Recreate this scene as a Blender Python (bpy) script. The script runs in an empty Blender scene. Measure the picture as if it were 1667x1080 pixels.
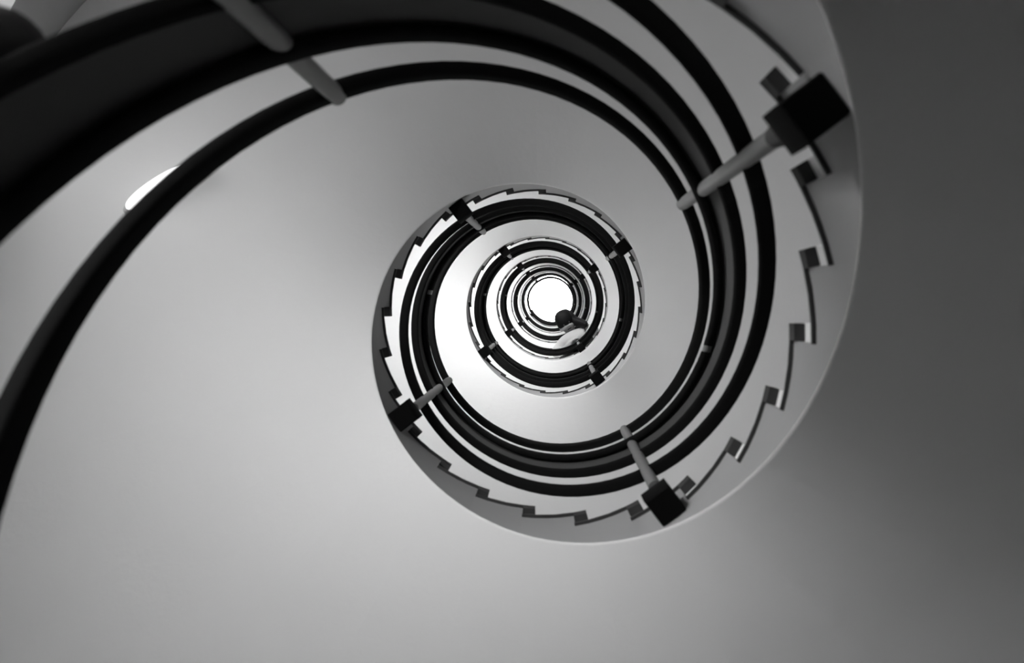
import bpy, bmesh, math, random
from mathutils import Vector, Matrix
random.seed(3)
PI = math.pi; R = math.radians
col = bpy.context.scene.collection

# ------------------------------------------------------------------ helpers
def link(o, parent=None):
    col.objects.link(o)
    if parent: o.parent = parent
    return o

def tag(o, label=None, cat=None, group=None, kind=None):
    if label: o['label'] = label
    if cat: o['category'] = cat
    if group: o['group'] = group
    if kind: o['kind'] = kind
    return o

def empty(name, loc=(0, 0, 0), rz=0, parent=None):
    o = bpy.data.objects.new(name, None); o.empty_display_size = .1
    o.location = loc; o.rotation_euler = (0, 0, rz)
    return link(o, parent)

def mesh_obj(name, verts, faces, mat, parent=None, origin=(0, 0, 0), smooth=None, world_parent=(0, 0, 0)):
    """verts in world coordinates; origin = where the object's own origin goes; world_parent = parent's world location"""
    me = bpy.data.meshes.new(name)
    og = Vector(origin)
    me.from_pydata([tuple(Vector(v) - og) for v in verts], [], faces)
    bm = bmesh.new(); bm.from_mesh(me)
    bmesh.ops.recalc_face_normals(bm, faces=bm.faces)
    bm.to_mesh(me); bm.free()
    if smooth is not None:
        for p in me.polygons: p.use_smooth = True
        if smooth < 180: me.set_sharp_from_angle(angle=R(smooth))
    me.materials.append(mat)
    o = bpy.data.objects.new(name, me)
    o.location = og - Vector(world_parent)
    return link(o, parent)

class MB:
    def __init__(s): s.v = []; s.f = []
    def add(s, v, f):
        n = len(s.v); s.v += [tuple(x) for x in v]; s.f += [tuple(i + n for i in q) for q in f]; return s
    def box(s, c, d, M=None):
        v = []
        for x in (-1, 1):
            for y in (-1, 1):
                for z in (-1, 1):
                    p = Vector((c[0] + x * d[0] / 2, c[1] + y * d[1] / 2, c[2] + z * d[2] / 2))
                    v.append(M @ p if M else p)
        return s.add(v, [(0, 1, 3, 2), (4, 6, 7, 5), (0, 4, 5, 1), (2, 3, 7, 6), (0, 2, 6, 4), (1, 5, 7, 3)])
    def lathe(s, prof, c=(0, 0, 0), n=20, cap=True):
        v = []; f = []
        for r, z in prof:
            for i in range(n):
                a = 2 * PI * i / n
                v.append((c[0] + r * math.cos(a), c[1] + r * math.sin(a), c[2] + z))
        for j in range(len(prof) - 1):
            for i in range(n):
                k = (i + 1) % n
                f.append((j * n + i, j * n + k, (j + 1) * n + k, (j + 1) * n + i))
        if cap:
            f.append(tuple(range(n))); f.append(tuple(range((len(prof) - 1) * n, len(prof) * n)))
        return s.add(v, f)
    def build(s, name, mat, parent=None, **k): return mesh_obj(name, s.v, s.f, mat, parent, **k)

# ------------------------------------------------------------------ materials
def material(name, base, rough=.6, metal=0., spec=.5, bump=0., bscale=40., vary=0., vscale=3., emit=None, estr=0.):
    m = bpy.data.materials.new(name); m.use_nodes = True
    nt = m.node_tree; b = nt.nodes['Principled BSDF']
    b.inputs['Base Color'].default_value = (base, base, base, 1)
    b.inputs['Roughness'].default_value = rough; b.inputs['Metallic'].default_value = metal
    b.inputs['Specular IOR Level'].default_value = spec
    tc = nt.nodes.new('ShaderNodeTexCoord')
    if vary:
        n = nt.nodes.new('ShaderNodeTexNoise'); n.inputs['Scale'].default_value = vscale; n.inputs['Detail'].default_value = 6
        mr = nt.nodes.new('ShaderNodeMapRange')
        mr.inputs['To Min'].default_value = base * (1 - vary); mr.inputs['To Max'].default_value = base * (1 + vary)
        cc = nt.nodes.new('ShaderNodeCombineColor')
        nt.links.new(tc.outputs['Object'], n.inputs['Vector']); nt.links.new(n.outputs['Fac'], mr.inputs['Value'])
        for i in range(3): nt.links.new(mr.outputs['Result'], cc.inputs[i])
        nt.links.new(cc.outputs['Color'], b.inputs['Base Color'])
    if bump:
        n2 = nt.nodes.new('ShaderNodeTexNoise'); n2.inputs['Scale'].default_value = bscale; n2.inputs['Detail'].default_value = 8
        bp = nt.nodes.new('ShaderNodeBump'); bp.inputs['Strength'].default_value = bump; bp.inputs['Distance'].default_value = .004
        nt.links.new(tc.outputs['Object'], n2.inputs['Vector']); nt.links.new(n2.outputs['Fac'], bp.inputs['Height'])
        nt.links.new(bp.outputs['Normal'], b.inputs['Normal'])
    if emit is not None:
        b.inputs['Emission Color'].default_value = (emit, emit, emit, 1); b.inputs['Emission Strength'].default_value = estr
    return m

M_PLASTER = material('white_plaster', .80, .95, spec=.2, bump=.25, bscale=35, vary=.03, vscale=2.5)
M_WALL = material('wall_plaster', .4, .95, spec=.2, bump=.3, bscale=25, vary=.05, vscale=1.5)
M_TREAD = material('grey_terrazzo', .15, .6, vary=.3, vscale=60)
M_NOSE = material('dark_nosing', .055, .8, spec=.2)
M_STRINGER = material('grey_stringer_paint', .33, .85, spec=.2, bump=.2, bscale=30, vary=.06, vscale=3)
M_FLOOR = material('floor_terrazzo', .2, .5, vary=.2, vscale=50)
M_RAIL = material('black_paint', .010, .9, spec=.02)
M_HAND = material('black_handrail', .010, .9, spec=.02, vary=.3, vscale=20)
M_PANEL = material('grey_sheet_metal', .085, .9, spec=.02, vary=.1, vscale=8)
M_POST = material('grey_enamel_steel', .17, .5, metal=.0, spec=.3, vary=.05, vscale=12)
M_COLLAR = material('dark_grey_collar', .06, .8, spec=.1)
M_BRACKET = material('black_cast_iron', .006, .9, spec=.05, bump=.2)
M_FRAME = material('window_frame_paint', .5, .5)
WIN_STR = [24, 38, 50, 60, 60, 60, 8, 14, 18, 4]  # weak entries before the last one drive the added fill windows
M_GLASS = [material('daylit_frosted_pane', .8, .4, emit=1., estr=q) for q in WIN_STR]
M_SKY = material('skylight_pane', .9, .4, emit=1., estr=20.)
M_LAMP = material('lamp_diffuser', .9, .4, emit=1., estr=1.5)
M_NEWEL = material('black_newel', .012, .6, spec=.15)
M_SKIN = material('skin', .30, .55, vary=.05)
M_HAIR = material('dark_hair', .004, .6, bump=.6, bscale=120, spec=.2)
M_SHIRT = material('light_grey_cotton', .45, .9, bump=.3, bscale=80, vary=.05)
M_TROUSER = material('dark_cotton', .04, .9, bump=.3, bscale=80)
M_SHOE = material('shoe_leather', .02, .5)

# ------------------------------------------------------------------ the helix the whole stair follows
H = 3.6
CX, CY, Z0 = -0.0629, 0.0610, 1.8126
E1, E2, E3, E4, E5, E6, E7, E8 = .059, -.0057, -.0077, .042, -.005, .020, -.0066, -.0013   # the stair is a little out of true
def zr(ph):   # height of the pitch line
    return Z0 + H * ph / (2 * PI) + E1 * math.cos(ph) + E2 * math.sin(ph) + E3 * math.cos(2 * ph) + E4 * math.sin(2 * ph)
def kr(ph):
    return 1 + E5 * math.cos(2 * ph) + E6 * math.sin(2 * ph) + E7 * math.cos(3 * ph) + E8 * math.sin(3 * ph)
def P(rho, ph, z, warp=True):
    r = rho * kr(ph) if warp else rho
    return (CX + r * math.cos(ph), CY + r * math.sin(ph), z)
def PH(rho, ph, h, warp=True): return P(rho, ph, zr(ph) + h, warp)

RO = 2.10              # wall radius
RI = .5496             # inner face of the stair slab
SOF = -.1773           # underside below the pitch line
TOP = .17              # nosing above the pitch line
STEP = R(15); PHI_T = R(-31); PHI_P = R(-37.39)
K0, K1 = -18, 138      # first step, one past the last
PH_END = PHI_T + STEP * K1

def sweep(section, p0, p1, n, zfun=zr, warp=True, close=True):
    """section: closed list of (rho, h); swept along the helix"""
    m = len(section); v = []; f = []
    for i in range(n + 1):
        ph = p0 + (p1 - p0) * i / n
        for rho, h in section: v.append(P(rho, ph, zfun(ph) + h, warp))
    for i in range(n):
        for j in range(m):
            k = (j + 1) % m
            f.append((i * m + j, i * m + k, (i + 1) * m + k, (i + 1) * m + j))
    if close: f.append(tuple(range(m))); f.append(tuple(range(n * m, n * m + m)))
    return v, f
def rrect(rho, h, w, t, n=20, e=.5):
    out = []
    for i in range(n):
        c, s_ = math.cos(2 * PI * (i + .5) / n), math.sin(2 * PI * (i + .5) / n)
        out.append((rho + w / 2 * math.copysign(abs(c) ** e, c), h + t / 2 * math.copysign(abs(s_) ** e, s_)))
    return out
def circ(rho, h, rx, rz, n=14):
    return [(rho + rx * math.cos(2 * PI * i / n), h + rz * math.sin(2 * PI * i / n)) for i in range(n)]

# ------------------------------------------------------------------ flights of stairs
RIS = R(3.7); NB = .042; CT = .009; TD = .014
def ztread(k): return zr(PHI_T + STEP * k) + TOP
def strip(rings, sec, close=True):
    v = []; f = []
    for ph, zt in rings: v += sec(ph, zt)
    m = len(sec(*rings[0]))
    for i in range(len(rings) - 1):
        for j in range(m):
            k = (j + 1) % m
            f.append((i * m + j, i * m + k, (i + 1) * m + k, (i + 1) * m + j))
    if close: f.append(tuple(range(m))); L = (len(rings) - 1) * m; f.append(tuple(range(L, L + m)))
    return v, f
def flight_body(ka, kb, parent, wp):
    N = 4
    def rings(off):
        out = []
        for k in range(ka, kb):
            a0 = PHI_T + STEP * k + off; a1 = a0 + STEP
            if k == kb - 1 and kb == K1: a1 = PH_END
            for i in range(N + 1): out.append((a0 + (a1 - a0) * i / N, ztread(k) - CT))
        return out
    def sec(ph, zt):
        zs = zr(ph) + SOF
        return [P(RI + .007, ph, zs), P(RI + .002, ph, zs + .002), P(RI, ph, zs + .004), P(RI, ph, zs + .006), P(RI + TD, ph, zs + .006), P(RI + TD, ph, max(zt, zs + .03)),
                P(RO, ph, max(zt, zs + .03), False), P(RO, ph, zs, False)] + \
               [P(RI + .007 + (RO - RI - .007) * t, ph, zs, False) for t in (.75, .5, .25)]
    v, f = strip(rings(0), sec)
    mesh_obj('soffit_slab', v, f, M_PLASTER, parent, origin=wp, world_parent=wp, smooth=30)
    def sec2(ph, zt):
        zs = zr(ph) + SOF + .006
        return [P(RI, ph, zs), P(RI + TD, ph, zs), P(RI + TD, ph, max(zt, zs + .005)), P(RI, ph, max(zt, zs + .005))]
    v, f = strip(rings(RIS), sec2)
    mesh_obj('stringer', v, f, M_STRINGER, parent, origin=wp, world_parent=wp, smooth=30)
def tread(k, parent, wp):
    a = PHI_T + STEP * k; zt = ztread(k); b = a + STEP
    if k == K1 - 1: b = PH_END
    org = P(RI, a, zt - NB)
    v, f = strip([(a + (b - a) * i / 4, 0) for i in range(5)],
                 lambda ph, _: [P(RI + TD, ph, zt - CT), P(RI + TD, ph, zt), P(RO, ph, zt, False), P(RO, ph, zt - CT, False)])
    t = mesh_obj('tread', v, f, M_TREAD, parent, origin=org, world_parent=wp)
    ri = RI - .008; ro = RI + TD; b2 = min(b + RIS - R(.05), PH_END)
    v = []; f = []
    st = [(a, NB), (a + RIS * .5, NB), (a + RIS - R(.05), NB), (a + RIS, CT), (a + RIS + (b2 - a - RIS) * .35, CT), (a + RIS + (b2 - a - RIS) * .7, CT), (b2, CT)]
    for ph, q in st: v += [P(ri, ph, zt), P(ro, ph, zt), P(ro, ph, zt - q), P(ri, ph, zt - q)]
    n = len(st)
    for i in range(n - 1):
        for j in range(4):
            q = (j + 1) % 4
            f.append((i * 4 + j, i * 4 + q, (i + 1) * 4 + q, (i + 1) * 4 + j))
    f.append((0, 1, 2, 3)); f.append(tuple(range(4 * (n - 1), 4 * n)))
    mesh_obj('nosing', v, f, M_NOSE, t, origin=org, world_parent=org)
    return t

flight_ranges = [(K0, 0), (0, 24), (24, 48), (48, 72), (72, 96), (96, 120), (120, K1)]
flight_labels = [
    'dark lower end of the spiral stair leading down past the upper right corner',
    'widest ring of white plastered spiral stair, first full turn overhead with dark toothed treads',
    'second full turn of the spiral stair, white underside with grey saw-tooth edge',
    'third ring of the spiral stair, the one the leaning person stands on',
    'fourth ring of the spiral stair, pale circle just above the leaning person',
    'fifth ring of the spiral stair, thin pale circle second in from the skylight',
    'topmost and smallest ring of spiral stair around the bright skylight']
flights = []
for (ka, kb), lab in zip(flight_ranges, flight_labels):
    base = P(RI, PHI_T + STEP * ka, zr(PHI_T + STEP * ka) + SOF)
    r = empty('stair_flight', base)
    tag(r, lab, 'staircase', 'turns of the spiral stair')
    flight_body(ka, kb, r, base)
    for k in range(ka, kb): tread(k, r, base)
    flights.append(r)

# ------------------------------------------------------------------ railings
B1, B2, HR, B3 = .336, .614, .835, .1555 + 1.0
RB = .516; RP = .511
def post_meshes():
    a = MB(); a.lathe([(.0165, -.03), (.0165, B3 + .030)], n=18); post = a
    c = MB(); c.lathe([(.028, -.040), (.027, -.02), (.0178, .085), (.0168, .09)], n=18)
    b = MB()
    # cast block bolted on the slab's inner face: tapered towards its foot
    w0, w1 = .026, .030
    v = []
    for z, w, x0 in ((-.132, .031, -.030), (-.122, .034, -.035), (-.045, .034, -.035), (-.035, .031, -.032)):
        v += [(x0, -w, z), (x0, w, z), (.0366, w, z), (.0366, -w, z)]
    f = [(0, 1, 2, 3), (12, 13, 14, 15)]
    for i in range(3):
        for j in range(4):
            k = (j + 1) % 4; f.append((i * 4 + j, i * 4 + k, i * 4 + 4 + k, i * 4 + 4 + j))
    b.add(v, f)
    bolt = MB()
    return post, c, b
_pm = post_meshes()
_proto = {}
def add_post(parent, wp, ph, z=None, rho=RP, nobracket=False):
    base = P(rho, ph, zr(ph) if z is None else z)
    def inst(key, mb, mat, par, loc, rz):
        if key not in _proto:
            o = mb.build(key, mat, None, smooth=40); _proto[key] = o
        else:
            o = _proto[key].copy(); link(o)
        o.parent = par; o.location = loc; o.rotation_euler = (0, 0, rz); return o
    p = inst('post', _pm[0], M_POST, parent, Vector(base) - Vector(wp), ph)
    inst('collar', _pm[1], M_COLLAR, p, (0, 0, 0), 0)
    inst('bracket', _pm[2], M_BRACKET, p, (0, 0, 0), 0)
    return p

def railing(p0, p1, label, group='turns of the railing', level=None, name='railing', zf=zr, posts=True, hlabel=None):
    base = P(RB, p0, zf(p0)); wp = base
    r = empty(name, base); tag(r, label, 'railing', group)
    n = max(4, int(abs(p1 - p0) / R(4)))
    def part(nm, sec, mat, a=p0, b=p1, sm=50):
        nn = max(2, int(n * (b - a) / (p1 - p0)) + 1)
        v, f = sweep(sec, a, b, nn, zf)
        return mesh_obj(nm, v, f, mat, r, origin=wp, world_parent=wp, smooth=sm)
    part('lower_rail', rrect(RB + .003, B1, .035, .035), M_RAIL)
    part('middle_rail', rrect(RB, B2, .028, .038), M_RAIL)
    part('top_rail', rrect(RB, B3 + .011, .029, .068), M_RAIL)
    part('infill_panel', [(RB + .001, B2), (RB + .005, B2), (RB + .005, HR + .004), (RP - .009, HR + .004), (RP - .009, HR), (RB + .001, HR)], M_PANEL, sm=30)
    # handrail in half-turn lengths with a pale sleeve at each joint
    js = [R(9.6 + 180 * i) for i in range(-2, 14)]
    cuts = [p0] + [j for j in js if p0 < j < p1] + [p1]
    g = R(1.1)
    for a, b in zip(cuts[:-1], cuts[1:]):
        aa = a + (g if a != p0 else 0); bb = b - (g if b != p1 else 0)
        part('handrail', rrect(RP - .009, HR + .008, .022, .062, 20, .7), M_HAND, aa, bb)
    for j in cuts[1:-1]:
        part('handrail_sleeve', rrect(RP - .009, HR + .008, .020, .057, 20, .7), M_POST, j - g, j + g)
    k = math.ceil((p0 - PHI_P) / (PI / 2) - 1e-6)
    while PHI_P + k * PI / 2 < p1 - R(1):
        ph = PHI_P + k * PI / 2
        add_post(r, wp, ph, zf(ph)); k += 1
    return r
rail_labels = [
    'nearest length of black railing, sweeping out of the upper left of the well',
    'black tube railing with grey posts around the widest stair turn',
    'black railing ring of the second stair turn, its rails almost merged',
    'dark railing ring of the third stair turn, where the person leans over',
    'thin railing ring of the fourth stair turn, just above the leaning person',
    'thinner grey railing ring of the fifth stair turn, near the skylight',
    'smallest railing ring, on the last flight at the edge of the skylight']
rp = [(R(-285), PHI_T)] + [(PHI_T + 2 * PI * i, PHI_T + 2 * PI * (i + 1)) for i in range(5)] + [(PHI_T + 2 * PI * 5, PH_END)]
for (a, b), lab in zip(rp, rail_labels): railing(a, b, lab)

# ------------------------------------------------------------------ top landing
ZL = zr(PH_END) + TOP
v, f = sweep([(RI, -.28), (RI, 0), (RO + .02, 0), (RO + .02, -.28)], PH_END, PH_END + R(275), 60, lambda ph: ZL, False)
o = mesh_obj('landing', v, f, M_PLASTER, smooth=30)
tag(o, 'white top landing slab ringing the stairwell under the skylight', 'landing')
zc = zr(PH_END)
railing(PH_END, PH_END + R(275), 'level railing ring guarding the top landing against the skylight', zf=lambda ph: zc)

# ------------------------------------------------------------------ round wall with windows, floor, roof
ZF = ztread(K0) - .15; ZC = ZL + 3.4
W_HALF = R(9)
win = []      # (phi centre, z bottom, z top)
for t in range(0, 6):
    phc = R((220, 240, 245, 245, 245, 245)[max(t, 0)])
    zs = zr(phc + 2 * PI * t) + SOF         # underside of the flight overhead
    dz = .40 if t == 0 else 0
    win.append((phc, zs - 2.85 - dz, zs - 1.45 - dz))
for t in (1, 2, 3):  # added windows, out of view: fill light for the dim side of the turns
    zs = zr(R(85) + 2 * PI * t) + SOF
    win.append((R(85), zs - 2.85, zs - 1.45))
win.append((R(208.5), 2.75, 3.40))
def zcuts():
    s = {ZF, ZC}
    for _, a, b in win: s |= {a, b}
    return sorted(s)
zs_ = zcuts()
phs = sorted({R(a) for a in range(0, 360, 5)} | {w[0] - W_HALF for w in win} | {w[0] + W_HALF for w in win})
v = []; f = []
TH = .22
for ph in phs:
    for z in zs_: v.append(P(RO, ph, z, False)); v.append(P(RO + TH, ph, z, False))
nz = len(zs_); npn = len(phs)
def inwin(pm, zm): return any(abs(pm - w[0]) < W_HALF and w[1] < zm < w[2] for w in win)
for i in range(npn):
    i2 = (i + 1) % npn
    pm = (phs[i] + (phs[i2] if i2 else phs[0] + 2 * PI)) / 2
    for j in range(nz - 1):
        zm = (zs_[j] + zs_[j + 1]) / 2
        if inwin(pm, zm):
            # reveals
            a, b, c, d = (i * nz + j) * 2, (i2 * nz + j) * 2, (i2 * nz + j + 1) * 2, (i * nz + j + 1) * 2
            pl = phs[i - 1] + (phs[i] - phs[i - 1]) / 2; pr = phs[i2] + R(1)
            if not inwin(pl, zm): f.append((a, a + 1, d + 1, d))
            if not inwin(pr, zm): f.append((b, b + 1, c + 1, c))
            if j == 0 or not inwin(pm, (zs_[j - 1] + zs_[j]) / 2): f.append((a, a + 1, b + 1, b))
            if j == nz - 2 or not inwin(pm, (zs_[j + 1] + zs_[j + 2]) / 2): f.append((d, d + 1, c + 1, c))
            continue
        for s in (0, 1):
            f.append(((i * nz + j) * 2 + s, (i2 * nz + j) * 2 + s, (i2 * nz + j + 1) * 2 + s, (i * nz + j + 1) * 2 + s))
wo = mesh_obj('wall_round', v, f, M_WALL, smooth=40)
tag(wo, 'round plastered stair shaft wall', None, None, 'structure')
for n, (ph, a, b) in enumerate(win):
    c = P(RO + TH * .6, ph, (a + b) / 2, False)
    r = empty('window_%d' % (n + 1), c, ph); tag(r, kind='structure')  # added fill windows are numbered along with the others
    hw = math.sin(W_HALF) * (RO + .1); hh = (b - a) / 2
    fr = MB(); t = .05
    fr.box((0, -hw, 0), (.06, t, 2 * hh)); fr.box((0, hw, 0), (.06, t, 2 * hh)); fr.box((0, 0, -hh + t / 2), (.06, 2 * hw, t)); fr.box((0, 0, hh - t / 2), (.06, 2 * hw, t)); fr.box((0, 0, 0), (.05, .03, 2 * hh))
    fr.build('window_frame', M_FRAME, r)
    g = MB(); g.box((.035, 0, 0), (.01, 2 * hw + .06, 2 * hh)); g.build('window_pane', M_GLASS[n], r)
fl = MB(); fl.lathe([(RO + TH, ZF - .2), (RO + TH, ZF)], (CX, CY, 0), 64)
tag(fl.build('floor', M_FLOOR), 'terrazzo ground floor of the stair shaft', None, None, 'structure')
RS = 1.25
v = []; f = []
for rr, z in ((RO + TH, ZC), (RS, ZC), (RS, ZC + .3), (RO + TH, ZC + .3)):
    for i in range(64): v.append(P(rr, 2 * PI * i / 64, z, False))
for j in range(4):
    for i in range(64):
        a, b = j * 64, ((j + 1) % 4) * 64; k = (i + 1) % 64
        f.append((a + i, a + k, b + k, b + i))
tag(mesh_obj('ceiling', v, f, M_PLASTER, smooth=40), 'roof slab around the round skylight', None, None, 'structure')
sk = empty('window_skylight', (CX, CY, ZC + .3)); tag(sk, kind='structure')
g = MB(); g.lathe([(RS + .08, 0), (RS + .05, .05), (RS * .8, .22), (RS * .45, .34), (.02, .38)], n=48); g.build('skylight_dome', M_SKY, sk, smooth=60)
g = MB(); v, f = [], []
for rr, z in ((RS - .03, -.04), (RS + .12, -.04), (RS + .12, .04), (RS - .03, .04)):
    for i in range(48): v.append((rr * math.cos(2 * PI * i / 48), rr * math.sin(2 * PI * i / 48), z))
for j in range(4):
    for i in range(48):
        a, b = j * 48, ((j + 1) % 4) * 48; k = (i + 1) % 48
        f.append((a + i, a + k, b + k, b + i))
g.add(v, f); g.build('skylight_frame', M_FRAME, sk, smooth=40)

# ------------------------------------------------------------------ oval lamps under the flights
def lamp(turn, label):
    ph = R(198) + 2 * PI * turn
    c = PH(1.44, ph, SOF, False)
    c = (c[0] + .026, c[1] - .011, c[2])
    r = empty('ceiling_lamp', c, math.atan2(-.63, .77)); tag(r, label, 'lamp', 'oval lamps under the flights')
    # tilt to follow the soffit
    tang = Vector((-math.sin(ph), math.cos(ph), H / (2 * PI * 1.44))).normalized()
    rad = Vector((math.cos(ph), math.sin(ph), 0))
    up = rad.cross(tang).normalized()
    xa = Vector((.77, -.63, 0)); xa = (xa - up * xa.dot(up)).normalized(); ya = up.cross(xa)
    r.rotation_euler = Matrix((xa, ya, up)).transposed().to_euler()
    A, B = .172, .044
    def oval(s, z, n=32): return [(A * s * math.cos(2 * PI * i / n), B * s * math.sin(2 * PI * i / n), z) for i in range(n)]
    def loft(rows):
        v = sum(rows, []); n = 32; f = []
        for j in range(len(rows) - 1):
            for i in range(n): k = (i + 1) % n; f.append((j * n + i, j * n + k, j * n + n + k, j * n + n + i))
        f.append(tuple(range(n))); f.append(tuple(range(len(v) - n, len(v)))); return v, f
    v, f = loft([oval(1.0, .01), oval(1.0, -.02), oval(.93, -.028)])
    b = MB(); b.add(v, f); b.build('lamp_base', M_FRAME, r, smooth=40)
    v, f = loft([oval(.92, -.026), oval(.9, -.04), oval(.75, -.052), oval(.4, -.058), oval(.05, -.06)])
    b = MB(); b.add(v, f); b.build('lamp_diffuser', M_LAMP, r, smooth=60)
lamp(0, 'bright oval lamp half hidden behind the railing at upper left')

# ------------------------------------------------------------------ newel at the upper left corner
nz_ = 1.0
nx, ny = -922 / 1620.4 * nz_, -394 / 1620.4 * nz_
phn = math.atan2(ny - CY, nx - CX)
kk = math.floor((phn - PHI_T) / STEP - 24 + 24 * 0) if phn > 0 else math.floor((phn - PHI_T) / STEP)
zb = ztread(kk)
nw = empty('newel_post', (nx, ny, zb)); tag(nw, 'black rounded newel top in the upper left corner beside the railing', 'newel')
hN = nz_ - zb
b = MB(); b.lathe([(.034, 0), (.034, .02), (.024, .03), (.024, hN - .045)], n=24); b.build('newel_shaft', M_NEWEL, nw, smooth=40)
b = MB(); b.lathe([(.053 * math.sin(PI * i / 12) + .0005, hN - .053 * math.cos(PI * i / 12)) for i in range(13)], n=28); b.build('newel_knob', M_NEWEL, nw, smooth=80)

# ------------------------------------------------------------------ the person leaning over the fourth ring
def skin_mesh(name, pts, edges, mat, parent, root=0, sub=2):
    me = bpy.data.meshes.new(name)
    me.from_pydata([p[:3] for p in pts], edges, [])
    me.materials.append(mat)
    o = bpy.data.objects.new(name, me); link(o, parent)
    s = o.modifiers.new('skin', 'SKIN')
    me.skin_vertices.new() if not me.skin_vertices else None
    for i, p in enumerate(pts):
        r = p[3]; me.skin_vertices[0].data[i].radius = (r if not isinstance(r, tuple) else r[0], r if not isinstance(r, tuple) else r[1])
        me.skin_vertices[0].data[i].use_root = (i == root)
    s.use_smooth_shade = True
    m = o.modifiers.new('sub', 'SUBSURF'); m.levels = sub; m.render_levels = sub
    return o
php = R(57) + 4 * PI
kp = math.floor((php - PHI_T) / STEP); zp = ztread(kp)
RPERS = .72
pe = empty('person', P(RPERS, php, zp, False), php + PI)      # local +x faces the well
tag(pe, 'dark-haired person in a light shirt leaning over the railing, head against the skylight', 'person')
def chain(B, pts, start=None):
    idx = []
    for p in pts:
        B[0].append(p); i = len(B[0]) - 1
        if start is not None: B[1].append((start, i))
        start = i; idx.append(i)
    return idx
B = ([], [])
sp = chain(B, [(.02, 0, .93, .135), (.06, 0, 1.06, .125), (.14, .01, 1.18, .13), (.23, .02, 1.28, .13), (.30, .03, 1.30, .062), (.325, .035, 1.30, .056)])
hd = chain(B, [(.36, .04, 1.295, .080), (.40, .045, 1.27, .098), (.445, .047, 1.23, .088), (.475, .05, 1.195, .055)], sp[-1])
for s in (-1, 1):
    lg = chain(B, [(.02, s * .10, .88, .09), (.05, s * .11, .50, .062), (-.01, s * .115, .10, .042), (.02, s * .12, .045, .04), (.12, s * .13, .03, .035)], sp[0])
    ar = chain(B, [(.20, .02 + s * .17, 1.26, .06), (.21, .02 + s * .235, 1.14, .046), (.195, .02 + s * .22, 1.052, .042), (.212, .02 + s * .12, 1.046, .033), (.217, .02 + s * .055, 1.046, .026)], sp[3])
    pal = chain(B, [(.220, .02 + s * .02, 1.046, .024)], ar[-1])[0]
    for q in range(4):
        chain(B, [(.227 + .004 * q, .02 - s * .012, 1.063 - .017 * q, .0088), (.231, .02 - s * .037, 1.061 - .017 * q, .0082), (.219, .02 - s * (.055 - .004 * abs(q - 1)), 1.059 - .017 * q, .0072)], pal)
    chain(B, [(.195, .02 + s * .012, 1.074, .010), (.199, .02 - s * .013, 1.086, .009), (.206, .02 - s * .028, 1.088, .008)], ar[-1])
chain(B, [(.400, .045, 1.165, .014)], hd[1])                      # nose, face turned down
for s in (-1, 1): chain(B, [(.385, .045 + s * .098, 1.275, .016)], hd[1])
skin_mesh('body', B[0], B[1], M_SKIN, pe, 0, 2)
B = ([], [])
sp = chain(B, [(.01, 0, .90, .155), (.06, 0, 1.065, .150), (.14, .01, 1.185, .165), (.235, .02, 1.255, .170), (.285, .03, 1.28, .110)])
for s in (-1, 1): chain(B, [(.20, .02 + s * .18, 1.25, .105), (.215, .02 + s * .24, 1.14, .078), (.20, .02 + s * .225, 1.060, .062), (.21, .02 + s * .14, 1.056, .050)], sp[3])
skin_mesh('shirt', B[0], B[1], M_SHIRT, pe, 0, 2)
B = ([], [])
sp = chain(B, [(.02, 0, .90, .148)])
for s in (-1, 1): chain(B, [(.02, s * .10, .84, .11), (.05, s * .11, .50, .08), (-.01, s * .115, .12, .065)], sp[0])
skin_mesh('trousers', B[0], B[1], M_TROUSER, pe, 0, 2)
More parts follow.
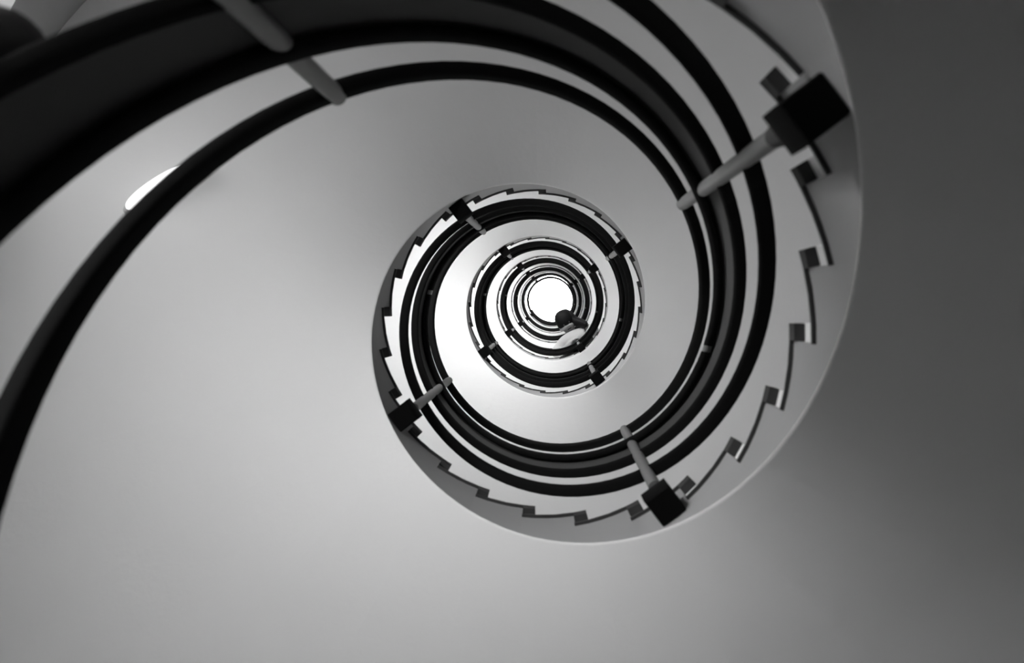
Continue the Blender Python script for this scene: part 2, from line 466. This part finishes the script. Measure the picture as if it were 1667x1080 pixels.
for s in (-1, 1):
    B = ([], []); chain(B, [(-.04, s * .118, .045, .048), (.03, s * .122, .042, .050), (.11, s * .13, .032, .040), (.16, s * .132, .028, .028)])
    skin_mesh('shoe', B[0], B[1], M_SHOE, pe, 0, 2)
B = ([], [])
chain(B, [(.36, .04, 1.325, .090), (.425, .047, 1.30, .115), (.485, .05, 1.235, .120), (.490, .05, 1.165, .085)])
chain(B, [(.39, .13, 1.25, .060), (.35, .175, 1.20, .055), (.315, .205, 1.14, .045), (.30, .225, 1.08, .026)], 1)
skin_mesh('hair', B[0], B[1], M_HAIR, pe, 0, 2)
# face details, on the downturned face
b = MB()
for q in (-1, 1):
    b.lathe([(.012 * math.sin(PI * i / 8) + .0003, -.012 * math.cos(PI * i / 8)) for i in range(9)], (.422, .047 + q * .032, 1.187), 12)
b.build('eyes', M_SHOE, pe, smooth=80)
b = MB(); b.box((.358, .045, 1.202), (.010, .045, .014)); b.build('mouth', M_TROUSER, pe)

# ------------------------------------------------------------------ world, camera
w = bpy.data.worlds.new('world'); bpy.context.scene.world = w; w.use_nodes = True
w.node_tree.nodes['Background'].inputs[0].default_value = (.8, .8, .8, 1)
w.node_tree.nodes['Background'].inputs[1].default_value = .6

VX, VY, F = 901.71, 484.47, 1620.4
a = Vector(((VX - 833.5) / F, (VY - 540) / F, 1)).normalized()
x = (Vector((1, 0, 0)) - a * a.x).normalized(); y = a.cross(x)
# rows of rot are camera axes in world; columns here are world axes in camera coords
right = Vector((x[0], y[0], a[0])); down = Vector((x[1], y[1], a[1])); fwd = Vector((x[2], y[2], a[2]))
cd = bpy.data.cameras.new('camera'); cam = bpy.data.objects.new('camera', cd); link(cam)
cam.matrix_world = Matrix((right, -down, -fwd)).transposed().to_4x4()
cd.lens = 36 * F / 1667; cd.sensor_width = 36; cd.clip_start = .02; cd.clip_end = 100
cd.dof.use_dof = True; cd.dof.focus_distance = 7.0; cd.dof.aperture_fstop = 4.2
sc = bpy.context.scene; sc.camera = cam
sc.view_settings.view_transform = 'Standard'; sc.view_settings.look = 'None'; sc.view_settings.gamma = 1
sc.view_settings.exposure = 0.0
sc.cycles.diffuse_bounces = 8; sc.cycles.max_bounces = 12
